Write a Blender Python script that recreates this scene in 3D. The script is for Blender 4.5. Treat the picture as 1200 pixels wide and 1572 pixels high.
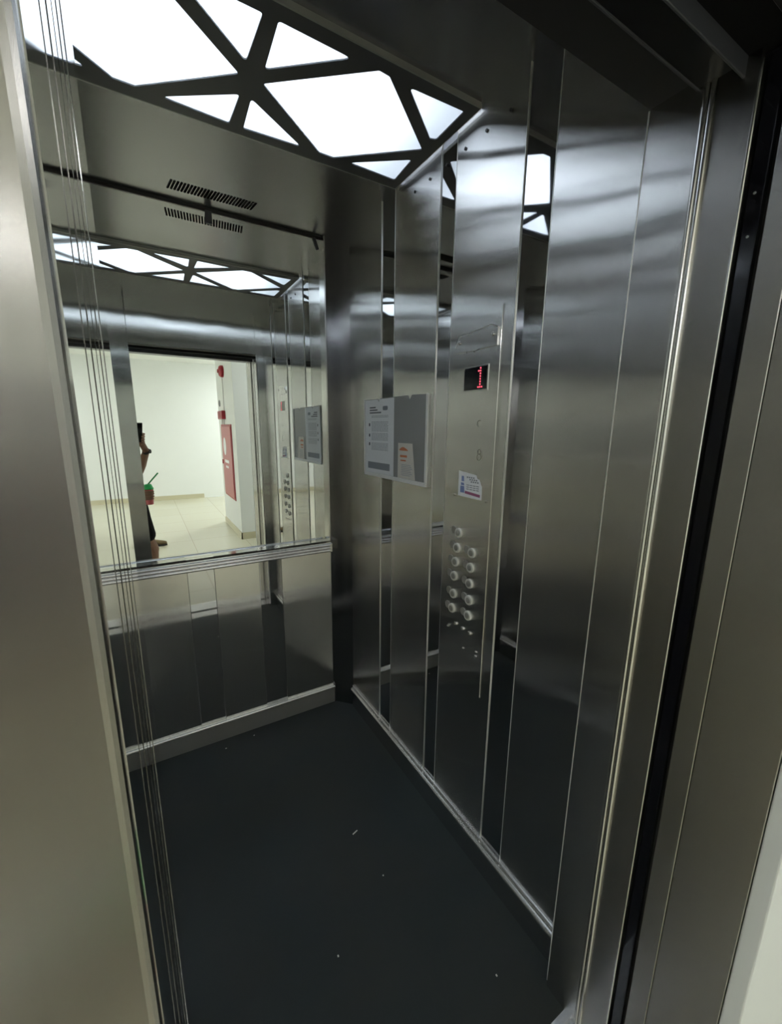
import bpy, bmesh, math, random
from mathutils import Vector, Matrix, Euler

random.seed(7)
SC = bpy.context.scene
for o in list(bpy.data.objects):
    bpy.data.objects.remove(o, do_unlink=True)
COL = SC.collection

# ------------------------------------------------------------------ camera
CAM_H = 1.4073
YAW, PITCH, ROLL, FPX = 0.5334, 0.2079, 0.0093, 633.95


def cam_axes():
    cy, sy, cp, sp = math.cos(YAW), math.sin(YAW), math.cos(PITCH), math.sin(PITCH)
    f = Vector((sy * cp, cy * cp, -sp))
    r = Vector((cy, -sy, 0))
    u = r.cross(f)
    r2 = r * math.cos(ROLL) + u * math.sin(ROLL)
    u2 = -r * math.sin(ROLL) + u * math.cos(ROLL)
    return f, r2, u2


CF, CR, CU = cam_axes()
cam = bpy.data.cameras.new('camera')
cam_o = bpy.data.objects.new('camera', cam)
COL.objects.link(cam_o)
cam_o.matrix_world = Matrix(((CR.x, CU.x, -CF.x, 0), (CR.y, CU.y, -CF.y, 0), (CR.z, CU.z, -CF.z, CAM_H), (0, 0, 0, 1)))
cam.sensor_fit = 'HORIZONTAL'
cam.sensor_width = 36
cam.lens = FPX / 1200 * 36
cam.shift_x = (600 - 596.47) / 1200
cam.shift_y = (792.0 - 786) / 1200
cam.clip_start = 0.005
cam.clip_end = 60
SC.camera = cam_o

# ------------------------------------------------------------------ world, view
w = bpy.data.worlds.new('world')
SC.world = w
w.use_nodes = True
w.node_tree.nodes['Background'].inputs[0].default_value = (0.02, 0.02, 0.022, 1)
w.node_tree.nodes['Background'].inputs[1].default_value = 0.3
SC.view_settings.view_transform = 'Standard'
SC.view_settings.look = 'None'
SC.view_settings.exposure = 0.24
SC.view_settings.gamma = 1
SC.view_settings.use_curve_mapping = False
SC.cycles.use_denoising = True
try:
    SC.cycles.denoiser = 'OPENIMAGEDENOISE'
except Exception:
    pass
SC.cycles.max_bounces = 16
SC.cycles.glossy_bounces = 12
SC.cycles.diffuse_bounces = 6
SC.cycles.transmission_bounces = 8
SC.cycles.sample_clamp_indirect = 6
SC.cycles.caustics_reflective = True
SC.cycles.blur_glossy = 0.0

TUBE_STRENGTH = 130.0       # the tubes over the cabin's diffuser
DIFFUSER_GLOW = 0.10  # emission added to the sheet itself to lift the cabin light
HALL_FILL = 60.0          # the unseen lamps added over the landing

# ------------------------------------------------------------------ materials


def mat(name):
    m = bpy.data.materials.new(name)
    m.use_nodes = True
    nt = m.node_tree
    return m, nt, nt.nodes, nt.links, nt.nodes['Principled BSDF']


def plain(name, col, rough=0.5, metal=0.0, spec=0.5, emit=None, es=0.0, noise=0.0, nscale=30):
    m, nt, N, L, b = mat(name)
    b.inputs['Base Color'].default_value = (*col, 1)
    b.inputs['Roughness'].default_value = rough
    b.inputs['Metallic'].default_value = metal
    b.inputs['Specular IOR Level'].default_value = spec
    if emit:
        b.inputs['Emission Color'].default_value = (*emit, 1)
        b.inputs['Emission Strength'].default_value = es
    if noise:
        tc = N.new('ShaderNodeTexCoord')
        nz = N.new('ShaderNodeTexNoise')
        nz.inputs['Scale'].default_value = nscale
        nz.inputs['Detail'].default_value = 5
        L.new(tc.outputs['Object'], nz.inputs['Vector'])
        mx = N.new('ShaderNodeMixRGB')
        mx.inputs[1].default_value = (*[c * (1 - noise) for c in col], 1)
        mx.inputs[2].default_value = (*[min(1, c * (1 + noise)) for c in col], 1)
        L.new(nz.outputs[0], mx.inputs[0])
        L.new(mx.outputs[0], b.inputs['Base Color'])
    return m


def brushed(name, col=(0.78, 0.77, 0.755), rough=0.085, spread=0.46, wav=0.010, streak=0.06):
    """steel rubbed along its height: the grooves tip the surface sideways only,
    so reflections smear sideways and stay crisp up and down"""
    m, nt, N, L, b = mat(name)
    b.inputs['Metallic'].default_value = 1
    b.inputs['Roughness'].default_value = rough

    def vm(op, *ins):
        n = N.new('ShaderNodeVectorMath')
        n.operation = op
        for i, v in enumerate(ins):
            if hasattr(v, 'node'): L.new(v, n.inputs[i])
            elif v is not None: n.inputs[i].default_value = v
        return n
    geo = N.new('ShaderNodeNewGeometry')
    tc = N.new('ShaderNodeTexCoord')
    # fine vertical grain in the colour
    mp = N.new('ShaderNodeMapping')
    mp.inputs['Scale'].default_value = (420, 420, 3.0)
    L.new(tc.outputs['Object'], mp.inputs[0])
    gr = N.new('ShaderNodeTexNoise')
    gr.inputs['Scale'].default_value = 1.0
    gr.inputs['Detail'].default_value = 4
    L.new(mp.outputs[0], gr.inputs['Vector'])
    mx = N.new('ShaderNodeMixRGB')
    mx.inputs[1].default_value = (*[c * (1 - streak) for c in col], 1)
    mx.inputs[2].default_value = (*[min(1, c * (1 + streak)) for c in col], 1)
    L.new(gr.outputs[0], mx.inputs[0])
    L.new(mx.outputs[0], b.inputs['Base Color'])
    # sheet metal is never quite flat
    wv = N.new('ShaderNodeTexNoise')
    wv.inputs['Scale'].default_value = 3.0
    wv.inputs['Detail'].default_value = 1
    L.new(tc.outputs['Object'], wv.inputs['Vector'])
    bp = N.new('ShaderNodeBump')
    bp.inputs['Strength'].default_value = 0.35
    bp.inputs['Distance'].default_value = wav
    L.new(wv.outputs[0], bp.inputs['Height'])
    # microscopic grooves
    sc_ = vm('MULTIPLY', tc.outputs['Object'], (9000, 9000, 60))
    vals = []
    for off in ((0, 0, 0), (31.7, 11.3, 5.1)):
        wn = N.new('ShaderNodeTexWhiteNoise')
        wn.noise_dimensions = '3D'
        L.new(vm('ADD', sc_.outputs[0], off).outputs[0], wn.inputs['Vector'])
        vals.append(wn.outputs['Value'])
    ad = N.new('ShaderNodeMath'); ad.operation = 'ADD'
    L.new(vals[0], ad.inputs[0]); L.new(vals[1], ad.inputs[1])
    sb = N.new('ShaderNodeMath'); sb.operation = 'SUBTRACT'; sb.inputs[1].default_value = 1.0
    L.new(ad.outputs[0], sb.inputs[0])
    ml = N.new('ShaderNodeMath'); ml.operation = 'MULTIPLY'; ml.inputs[1].default_value = spread
    L.new(sb.outputs[0], ml.inputs[0])
    tg = vm('CROSS_PRODUCT', (0, 0, 1), geo.outputs['True Normal'])
    sc2 = N.new('ShaderNodeVectorMath'); sc2.operation = 'SCALE'
    L.new(tg.outputs[0], sc2.inputs[0]); L.new(ml.outputs[0], sc2.inputs['Scale'])
    nn = vm('NORMALIZE', vm('ADD', bp.outputs[0], sc2.outputs[0]).outputs[0])
    L.new(nn.outputs[0], b.inputs['Normal'])
    return m


def polished(name, col=(0.60, 0.60, 0.61), rough=0.035, wav=0.0015):
    m, nt, N, L, b = mat(name)
    b.inputs['Metallic'].default_value = 1
    b.inputs['Base Color'].default_value = (*col, 1)
    b.inputs['Roughness'].default_value = rough
    if wav:
        tc = N.new('ShaderNodeTexCoord')
        wv = N.new('ShaderNodeTexNoise')
        wv.inputs['Scale'].default_value = 2.5
        wv.inputs['Detail'].default_value = 0
        L.new(tc.outputs['Object'], wv.inputs['Vector'])
        bp = N.new('ShaderNodeBump')
        bp.inputs['Strength'].default_value = 0.3
        bp.inputs['Distance'].default_value = wav
        L.new(wv.outputs[0], bp.inputs['Height'])
        L.new(bp.outputs[0], b.inputs['Normal'])
    return m


M = {}
M['steel'] = brushed('brushed_steel')
M['steel_low'] = brushed('brushed_steel_lower', spread=.26, wav=0.002, rough=0.07)
M['steel_frame'] = brushed('brushed_steel_frame', col=(0.44, 0.425, 0.40), rough=0.2, wav=0.004)
M['strip'] = polished('polished_strip')
M['door_edge'] = polished('door_edge_steel', col=(0.66, 0.66, 0.65), rough=0.06, wav=0.0)
M['edge'] = polished('edge_steel', col=(0.78, 0.77, 0.74), rough=0.22, wav=0)
M['post'] = polished('post_steel', col=(0.36, 0.355, 0.35), rough=0.13, wav=0.001)
M['mirror'] = polished('mirror_glass', col=(0.84, 0.87, 0.85), rough=0.0, wav=0)
M['ceiling'] = polished('ceiling_steel', col=(0.29, 0.295, 0.32), rough=0.27, wav=0.001)
M['soffit'] = plain('dark_soffit_reflection', (0.03, 0.03, 0.034), 0.4, 0.3)  # steel underside, with the dark floor's reflection put into its colour
M['frame_dark'] = plain('light_frame_paint', (0.07, 0.073, 0.085), 0.42, 0.3)
M['alu'] = polished('aluminium', col=(0.80, 0.79, 0.78), rough=0.24, wav=0)
M['alu_mat'] = plain('matt_aluminium', (0.42, 0.42, 0.41), 0.42, 0.75)
M['cap'] = plain('skirting_cap_aluminium', (0.90, 0.90, 0.89), 0.26, 0.85)
M['rail'] = plain('rail_aluminium', (0.88, 0.87, 0.88), 0.22, 0.95)
M['ring'] = plain('button_ring_satin', (0.90, 0.89, 0.85), 0.38, 0.25)
M['disc'] = plain('button_disc_satin', (0.42, 0.41, 0.38), 0.4, 0.5)
M['line'] = plain('bright_edge_line', (0.62, 0.61, 0.59), 0.35, 0.7)
M['chrome'] = polished('chrome', col=(0.82, 0.81, 0.79), rough=0.1, wav=0)
M['black'] = plain('black_paint', (0.008, 0.008, 0.010), 0.3)
M['black_matt'] = plain('black_matt', (0.006, 0.006, 0.007), 0.8, spec=0.2)
M['gloss_black'] = plain('gloss_black', (0.006, 0.006, 0.008), 0.08)
M['rubber'] = plain('black_rubber', (0.02, 0.02, 0.02), 0.6)
M['white_paint'] = plain('white_wall_paint', (0.80, 0.82, 0.80), 0.75, noise=0.02, nscale=5)
M['ceil_paint'] = plain('white_ceiling_paint', (0.84, 0.85, 0.82), 0.8)
M['light_box'] = plain('light_box_grey', (0.30, 0.32, 0.35), 0.7)
M['paper'] = plain('white_paper', (0.90, 0.915, 0.95), 0.6)
M['paper_warm'] = plain('cream_paper', (0.78, 0.74, 0.68), 0.6)
M['ink'] = plain('dark_ink', (0.05, 0.055, 0.075), 0.7)
M['ink_grey'] = plain('grey_ink', (0.42, 0.44, 0.48), 0.7)
M['ink_mid'] = plain('blue_grey_ink', (0.23, 0.25, 0.29), 0.7)
M['ink_blue'] = plain('blue_ink', (0.20, 0.26, 0.50), 0.7)
M['ink_pink'] = plain('plum_ink', (0.32, 0.10, 0.20), 0.7)
M['ink_orange'] = plain('orange_ink', (0.62, 0.17, 0.05), 0.7)
M['etch'] = plain('etched_grey', (0.10, 0.10, 0.10), 0.6, 0.3)
M['etch_faint'] = plain('etched_faint', (0.42, 0.41, 0.38), 0.5, 0.9)
M['white_plastic'] = plain('white_plastic', (0.78, 0.78, 0.78), 0.35)
M['led'] = plain('red_led', (0.3, 0.0, 0.01), 0.5, emit=(1.0, 0.08, 0.13), es=2.1)
M['red_paint'] = plain('red_paint', (0.30, 0.008, 0.02), 0.35)
M['red_door'] = plain('faded_red_door', (0.46, 0.12, 0.125), 0.35)
M['red_door_line'] = plain('red_door_trim', (0.34, 0.05, 0.06), 0.4)
M['grey_plastic'] = plain('grey_plastic', (0.25, 0.26, 0.26), 0.5)
M['skin'] = plain('skin', (0.27, 0.145, 0.095), 0.5, noise=0.06, nscale=40)
M['hair'] = plain('dark_hair', (0.02, 0.014, 0.010), 0.5, noise=0.4, nscale=90)
M['top_cloth'] = plain('dark_shirt_cloth', (0.035, 0.028, 0.03), 0.85, noise=0.2, nscale=60)
M['shorts_cloth'] = plain('black_shorts_cloth', (0.006, 0.006, 0.007), 0.9, spec=0.2, noise=0.3, nscale=60)
M['sandal'] = plain('brown_leather', (0.16, 0.11, 0.05), 0.55)
M['eye_white'] = plain('eye_white', (0.75, 0.74, 0.70), 0.25)
M['eye_dark'] = plain('eye_dark', (0.02, 0.012, 0.008), 0.15)
M['lip'] = plain('lip', (0.33, 0.10, 0.08), 0.45)
M['phone_back'] = plain('dark_phone_back', (0.03, 0.032, 0.03), 0.25)
M['watch'] = plain('dark_watch', (0.015, 0.012, 0.01), 0.4)
M['cup_pink'] = plain('pink_drink_cup', (0.75, 0.18, 0.20), 0.25)
M['cup_green'] = plain('green_plastic', (0.03, 0.55, 0.14), 0.3)
M['straw_green'] = plain('dark_green_plastic', (0.01, 0.30, 0.08), 0.35)

# acrylic sheet of the notice holder: clear and slightly grey
m, nt, N, L, b = mat('clear_acrylic')
b.inputs['Base Color'].default_value = (0.8, 0.83, 0.85, 1)
b.inputs['Roughness'].default_value = 0.08
tr = N.new('ShaderNodeBsdfTransparent')
mxs = N.new('ShaderNodeMixShader')
mxs.inputs[0].default_value = 0.06
L.new(tr.outputs[0], mxs.inputs[1])
L.new(b.outputs[0], mxs.inputs[2])
L.new(mxs.outputs[0], N['Material Output'].inputs['Surface'])
M['acrylic'] = m

# cabin floor: dark rubber sheet, faint blotches
m, nt, N, L, b = mat('rubber_floor')
tc = N.new('ShaderNodeTexCoord')
n1 = N.new('ShaderNodeTexNoise'); n1.inputs['Scale'].default_value = 3.2; n1.inputs['Detail'].default_value = 4
n2 = N.new('ShaderNodeTexNoise'); n2.inputs['Scale'].default_value = 260; n2.inputs['Detail'].default_value = 3
L.new(tc.outputs['Object'], n1.inputs['Vector']); L.new(tc.outputs['Object'], n2.inputs['Vector'])
rp = N.new('ShaderNodeValToRGB')
rp.color_ramp.elements[0].position = 0.35; rp.color_ramp.elements[0].color = (0.020, 0.028, 0.030, 1)
rp.color_ramp.elements[1].position = 0.70; rp.color_ramp.elements[1].color = (0.031, 0.034, 0.033, 1)
L.new(n1.outputs[0], rp.inputs[0]); L.new(rp.outputs[0], b.inputs['Base Color'])
mr = N.new('ShaderNodeMapRange'); mr.inputs[3].default_value = 0.48; mr.inputs[4].default_value = 0.68
L.new(n1.outputs[0], mr.inputs[0]); L.new(mr.outputs[0], b.inputs['Roughness'])
bp = N.new('ShaderNodeBump'); bp.inputs['Strength'].default_value = 0.25; bp.inputs['Distance'].default_value = 0.0008
L.new(n2.outputs[0], bp.inputs['Height']); L.new(bp.outputs[0], b.inputs['Normal'])
b.inputs['Specular IOR Level'].default_value = 0.35
M['floor'] = m

# landing floor: cream porcelain tiles, 0.6 m, thin joints
m, nt, N, L, b = mat('cream_tiles')
tc = N.new('ShaderNodeTexCoord')
mp = N.new('ShaderNodeMapping'); mp.inputs['Location'].default_value = (-0.43 + 0.6, 0.15, 0)
L.new(tc.outputs['Object'], mp.inputs[0])
bk = N.new('ShaderNodeTexBrick')
bk.offset = 0; bk.squash = 1
bk.inputs['Scale'].default_value = 1
bk.inputs['Brick Width'].default_value = 0.6; bk.inputs['Row Height'].default_value = 0.6
bk.inputs['Mortar Size'].default_value = 0.0025
bk.inputs['Color1'].default_value = (0.64, 0.62, 0.48, 1); bk.inputs['Color2'].default_value = (0.66, 0.64, 0.505, 1)
bk.inputs['Mortar'].default_value = (0.42, 0.38, 0.28, 1)
L.new(mp.outputs[0], bk.inputs['Vector'])
L.new(bk.outputs['Color'], b.inputs['Base Color'])
b.inputs['Roughness'].default_value = 0.16
M['tiles'] = m
M['base_tile'] = plain('tile_baseboard', (0.55, 0.51, 0.36), 0.3)

# diffuser: milky sheet lit by the tubes above it, plus an added faint glow
m, nt, N, L, b = mat('milky_diffuser')
N.remove(b)
trl = N.new('ShaderNodeBsdfTranslucent'); trl.inputs[0].default_value = (0.90, 0.93, 0.955, 1)
em = N.new('ShaderNodeEmission'); em.inputs[0].default_value = (0.80, 0.90, 1.0, 1); em.inputs[1].default_value = DIFFUSER_GLOW
ads = N.new('ShaderNodeAddShader')
L.new(trl.outputs[0], ads.inputs[0]); L.new(em.outputs[0], ads.inputs[1])
L.new(ads.outputs[0], N['Material Output'].inputs['Surface'])
M['diffuser'] = m
M['tube'] = plain('light_tube', (0.9, 0.9, 0.9), 0.5, emit=(0.93, 0.97, 1.0), es=TUBE_STRENGTH)
for _n, _k in (('hall_lamp', 1.0), ('hall_fill_b', .8), ('hall_fill_c', .25)):
    M[_n] = plain('landing_fill', (0.9, 0.9, 0.9), 0.5, emit=(0.97, 0.985, 1.0), es=HALL_FILL * _k)

# ------------------------------------------------------------------ mesh helpers


class MB:
    def __init__(self):
        self.bm = bmesh.new()

    def box(self, x0, x1, y0, y1, z0, z1, bev=0.0, mtx=None, seg=1):
        vs = [self.bm.verts.new((x, y, z)) for x in (x0, x1) for y in (y0, y1) for z in (z0, z1)]
        f = [(0, 1, 3, 2), (4, 6, 7, 5), (0, 4, 5, 1), (2, 3, 7, 6), (0, 2, 6, 4), (1, 5, 7, 3)]
        fs = [self.bm.faces.new([vs[i] for i in q]) for q in f]
        if bev:
            es = list({e for q in fs for e in q.edges})
            r = bmesh.ops.bevel(self.bm, geom=es, offset=bev, segments=seg, affect='EDGES', profile=0.5)
            vs = list({v for q in r['faces'] for v in q.verts} | {v for v in vs if v.is_valid})
        if mtx is not None:
            for v in vs:
                v.co = mtx @ v.co
        return self

    def cyl(self, p0, p1, r0, r1=None, n=20, cap=True):
        r1 = r0 if r1 is None else r1
        p0, p1 = Vector(p0), Vector(p1)
        d = (p1 - p0).normalized()
        a = d.orthogonal().normalized()
        b2 = d.cross(a)
        R0 = [self.bm.verts.new(p0 + (a * math.cos(t) + b2 * math.sin(t)) * r0) for t in [i * 2 * math.pi / n for i in range(n)]]
        R1 = [self.bm.verts.new(p1 + (a * math.cos(t) + b2 * math.sin(t)) * r1) for t in [i * 2 * math.pi / n for i in range(n)]]
        for i in range(n):
            j = (i + 1) % n
            self.bm.faces.new((R0[i], R0[j], R1[j], R1[i]))
        if cap:
            self.bm.faces.new(R0[::-1]); self.bm.faces.new(R1)
        return self

    def lathe(self, c, axis, prof, n=28):
        """prof: (distance along axis, radius)"""
        c = Vector(c); d = Vector(axis).normalized()
        a = d.orthogonal().normalized(); b2 = d.cross(a)
        rings = []
        for h, r in prof:
            if r < 1e-6:
                rings.append([self.bm.verts.new(c + d * h)])
            else:
                rings.append([self.bm.verts.new(c + d * h + (a * math.cos(t) + b2 * math.sin(t)) * r) for t in [i * 2 * math.pi / n for i in range(n)]])
        for A, B in zip(rings, rings[1:]):
            for i in range(n):
                j = (i + 1) % n
                if len(A) == 1 and len(B) == 1: continue
                if len(A) == 1: self.bm.faces.new((A[0], B[i], B[j]))
                elif len(B) == 1: self.bm.faces.new((A[i], A[j], B[0]))
                else: self.bm.faces.new((A[i], A[j], B[j], B[i]))
        return self

    def prism(self, pts, d0, d1, fn):
        """extrude an outline; fn(u, v, d) -> point"""
        A = [self.bm.verts.new(fn(u, v, d0)) for u, v in pts]
        B = [self.bm.verts.new(fn(u, v, d1)) for u, v in pts]
        n = len(pts)
        for i in range(n):
            j = (i + 1) % n
            self.bm.faces.new((A[i], A[j], B[j], B[i]))
        self.bm.faces.new(A[::-1]); self.bm.faces.new(B)
        return self

    def build(self, name, mt, parent=None, smooth=False, loc=None):
        bmesh.ops.recalc_face_normals(self.bm, faces=self.bm.faces)
        me = bpy.data.meshes.new(name)
        self.bm.to_mesh(me); self.bm.free()
        me.materials.append(M[mt] if isinstance(mt, str) else mt)
        o = bpy.data.objects.new(name, me)
        COL.objects.link(o)
        if loc is not None:
            me.transform(Matrix.Translation(-Vector(loc)))
            o.location = loc
        if parent is not None:
            o.parent = parent
            pm = world_of(parent)
            o.matrix_parent_inverse = pm.inverted()
        if smooth:
            for p in me.polygons: p.use_smooth = True
            try:
                me.set_sharp_from_angle(angle=math.radians(35))
            except Exception:
                pass
        return o


def world_of(o):
    mt = o.matrix_basis.copy()
    if o.parent is not None:
        mt = world_of(o.parent) @ o.matrix_parent_inverse @ mt
    return mt


def tag(o, label=None, cat=None, group=None, kind=None):
    if label: o['label'] = label
    if cat: o['category'] = cat
    if group: o['group'] = group
    if kind: o['kind'] = kind
    return o


def thing(name, loc, label, cat, group=None):
    o = bpy.data.objects.new(name, None)
    o.empty_display_size = 0.05
    COL.objects.link(o)
    o.location = loc
    return tag(o, label, cat, group)


def struct(o, label, cat):
    return tag(o, label, cat, None, 'structure')


# ------------------------------------------------------------------ measures
XR, XL = 0.8185, -0.226          # cabin side walls
YB, YM, YF = 1.811, 1.838, 0.473  # back wall, mirror, inner face of the front
H = 2.2
XJ, XD = 0.7655, -0.0174         # right jamb and left edges of the doorway
TOP = 1.922                      # doorway height
CX = 0.296

# ------------------------------------------------------------------ cabin floor, sills
struct(MB().box(XL - .03, XR + .03, .42, YB + .06, -.03, 0).build('floor', 'floor'), 'dark rubber floor of the elevator cabin', 'floor')
mb = MB()
mb.box(XL - .03, XR + .03, .333, .4195, -.03, .001)
for k in range(4):
    mb.box(XD - .1, XR, .347 + k * .018, .353 + k * .018, .001, .003, .0008)
sill = thing('door_sill', (CX, .37, 0), 'ridged aluminium sill at the front edge of the cabin floor', 'sill')
mb.build('sill_plate', 'alu', sill)
mb = MB()
mb.box(XL - .03, XR + .03, .155, .29, -.03, .001)
for k in range(5):
    mb.box(XD - .1, XR, .17 + k * .022, .178 + k * .022, .001, .003, .0008)
s2 = thing('door_sill', (CX, .22, 0), 'ridged aluminium sill along the landing edge, outside the shaft gap', 'sill')
mb.build('sill_plate', 'alu', s2)

# ------------------------------------------------------------------ ceiling
mb = MB()
LX0, LX1, LY0, LY1 = CX - .51, CX + .51, .935, 1.343
mb.box(XL - .03, XR + .03, .40, LY0 + .012, H, H + .02)
mb.box(XL - .03, XR + .03, LY1 - .012, YB + .06, H, H + .02)
struct(mb.build('ceiling', 'ceiling'), 'satin grey metal ceiling of the cabin around the light', 'ceiling')

# light: frame with cut-outs
lamp = thing('ceiling_light', (CX, 1.139, 2.2), 'backlit ceiling light behind a dark geometric frame of triangles', 'ceiling light')
ZF = 2.188


def rounded(poly, r, seg=4):
    out = []
    n = len(poly)
    for i in range(n):
        p0, p, p1 = Vector(poly[i - 1]), Vector(poly[i]), Vector(poly[(i + 1) % n])
        a = (p0 - p).normalized(); b_ = (p1 - p).normalized()
        ang = a.angle(b_)
        d = min(r / max(math.tan(ang / 2), .15), (p0 - p).length * .42, (p1 - p).length * .42)
        A = p + a * d; B = p + b_ * d
        for k in range(seg + 1):
            t = k / seg
            out.append((A * (1 - t) ** 2 + p * 2 * t * (1 - t) + B * t * t).to_tuple())
    return out


HX, HY = CX, 1.137
# openings, right half, as offsets from the hub (mirrored for the left half)
holes_r = [
    [(.015, -.168), (.176, -.166), (.020, -.038)],
    [(.013, .061), (.018, .178), (.177, .169)],
    [(.026, .002), (.240, -.170), (.268, -.168), (.475, .000), (.273, .166), (.229, .166)],
    [(.322, -.166), (.482, -.174), (.484, -.054), (.468, -.048)],
    [(.320, .163), (.475, .052), (.484, .168)],
]
holes = []
for hl in holes_r:
    holes.append([(HX + u, HY + v) for u, v in hl])
    holes.append([(HX - u, HY + v) for u, v in hl][::-1])


def plate_with_holes(x0, x1, y0, y1, z0, z1, hs):
    """flat plate with cut-outs, triangulated by bmesh"""
    bm = bmesh.new()
    edges = []
    for poly in [[(x0, y0), (x1, y0), (x1, y1), (x0, y1)]] + hs:
        vs = [bm.verts.new((p[0], p[1], z0)) for p in poly]
        for i in range(len(vs)):
            edges.append(bm.edges.new((vs[i], vs[(i + 1) % len(vs)])))
    bmesh.ops.triangle_fill(bm, use_beauty=True, use_dissolve=False, edges=edges)

    def inside(c, poly):
        r = False
        n = len(poly)
        for i in range(n):
            (ax, ay), (bx, by) = poly[i], poly[(i + 1) % n]
            if (ay > c.y) != (by > c.y) and c.x < (bx - ax) * (c.y - ay) / (by - ay) + ax:
                r = not r
        return r
    kill = [f for f in bm.faces if any(inside(f.calc_center_median(), h_) for h_ in hs)]
    bmesh.ops.delete(bm, geom=kill, context='FACES_ONLY')
    r = bmesh.ops.extrude_face_region(bm, geom=list(bm.faces))
    for v in [g for g in r['geom'] if isinstance(g, bmesh.types.BMVert)]:
        v.co.z = z1
    return bm


mb = MB(); mb.bm.free()
mb.bm = plate_with_holes(LX0, LX1, LY0, LY1, ZF, ZF + .003, [rounded(h_, .007) for h_ in holes])
fr = mb.build('light_frame', 'frame_dark', lamp)
mb = MB()
for (a, b_, c, d) in [(LX0, LX1, LY0 - .004, LY0), (LX0, LX1, LY1, LY1 + .004), ]:
    mb.box(a, b_, c, d, ZF, H + .012)
for (a, b_) in [(LX0 - .002, LX0), (LX1, LX1 + .002)]:
    mb.box(a, b_, LY0 - .004, LY1 + .004, ZF, ZF + .008)
mb.build('frame_rim', 'alu_mat', lamp)
MB().box(LX0 + .001, LX1 - .001, LY0 + .001, LY1 - .001, ZF + .006, ZF + .0065).build('diffuser', 'diffuser', lamp)
mb = MB()
bx0, bx1, by0, by1, bz = XL, XR + .002, LY0 - .002, LY1 + .002, 2.36
mb.box(bx0, bx1, by0, by1, bz, bz + .004)
mb.box(bx0, bx1, by0 - .004, by0, H + .012, bz); mb.box(bx0, bx1, by1, by1 + .004, H + .012, bz)
mb.build('light_box', 'light_box', lamp)
for sx in (-1, 1):
    mb = MB()
    mb.cyl((CX + sx * .15, 1.125, 2.262), (CX + sx * .27, 1.125, 2.262), .012, n=14)
    mb.build('light_tube', 'tube', lamp)

# vent near the mirror
vent = thing('ceiling_vent', (.30, 1.73, H), 'dark slotted air vent in the grey ceiling in front of the mirror', 'vent')
mb = MB()
for k in range(27):
    x = .162 + k * .0105
    a = Matrix.Translation((x, 1.7325, H)) @ Matrix.Rotation(math.radians(8), 4, 'Z')
    mb.box(-.0032, .0032, -.030, .030, -.0015, .0006, mtx=a)
mb.build('vent_slot', 'black_matt', vent)
# ------------------------------------------------------------------ steel walls
ZS = 0.115


def side_wall(name, X, s, label):
    """s=+1 right wall (faces -x), s=-1 left wall"""
    mb = MB()
    y0 = YF
    mb.box(*sorted((X + s * .007, X + s * .03)), y0 - .07, YB + .06, 0, H + .16)
    root = mb.build(name, 'strip')
    struct(root, label, 'wall')
    spans = [(y0 - .02, .700), (.787, 1.035), (1.107, 1.360), (1.455, 1.738)]
    for a, b_ in spans:
        MB().box(*sorted((X, X + s * .009)), a, b_, ZS - .05, H + .10, .0016).build('steel_panel', 'steel', root)
    prev = [(.700, .787), (1.035, 1.107), (1.360, 1.455)]
    for a, b_ in prev:
        MB().box(*sorted((X + s * .0028, X + s * .008)), a + .001, b_ - .001, ZS - .05, H + .10).build('mirror_strip', 'strip', root)
    for a, b_ in prev:
        for yy in (a, b_):
            MB().box(*sorted((X - s * .0006, X + s * .006)), yy - .0012, yy + .0012, ZS - .03, H + .05, .0005).build('edge_line', 'line', root)
    return root


wr = side_wall('wall_right', XR, 1, 'right cabin wall of brushed steel panels and polished strips')
wl = side_wall('wall_left', XL, -1, 'left cabin wall of brushed steel panels and polished strips')
for k in range(6):
    MB().cyl((XR + .0005, .84 + k * .08, 2.138), (XR - .003, .84 + k * .08, 2.138), .0040, n=10).build('bolt', 'black', wr)

# back wall: lower steel
mb = MB()
mb.box(XL, XR + .02, YM + .006, YM + .03, 0, H + .05)
mb.box(XL, XR + .02, YB + .006, YM + .006, 0, .872)
wb = mb.build('wall_back', 'strip')
struct(wb, 'back cabin wall of brushed steel panels below the mirror', 'wall')
for a, b_ in [(-.155, .109), (.211, .399), (.498, .748)]:
    MB().box(a, b_, YB, YB + .009, .04, .873, .0016).build('steel_panel', 'steel_low', wb)
for a, b_ in [(.1095, .2105), (.3995, .4975)]:
    MB().box(a, b_, YB + .004, YB + .008, .04, .872).build('mirror_strip', 'strip', wb)
MB().box(-.15, .742, YB, YM + .004, .868, .873).build('ledge', 'steel_low', wb)

# corner posts
for s, X, nm in ((1, XR, 'trim_1'), (-1, XL, 'trim_2')):
    xa = .742 if s == 1 else -.150
    pts = [(xa, YB - .002), (X, 1.728), (X + s * .02, 1.728), (X + s * .02, YB + .05), (xa, YB + .05)]
    o = MB().prism(pts, 0, H, lambda u, v, d: (u, v, d)).build(nm, 'post')
    struct(o, 'dark polished steel corner post of the cabin, %s of the mirror' % ('right' if s == 1 else 'left'), 'corner post')
o = MB().box(.7375, .7425, YB - .003, YM + .004, .873, H - .003, .001).build('trim_3', 'edge')
struct(o, 'thin bright vertical trim along the right side of the mirror', 'trim')

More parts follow.
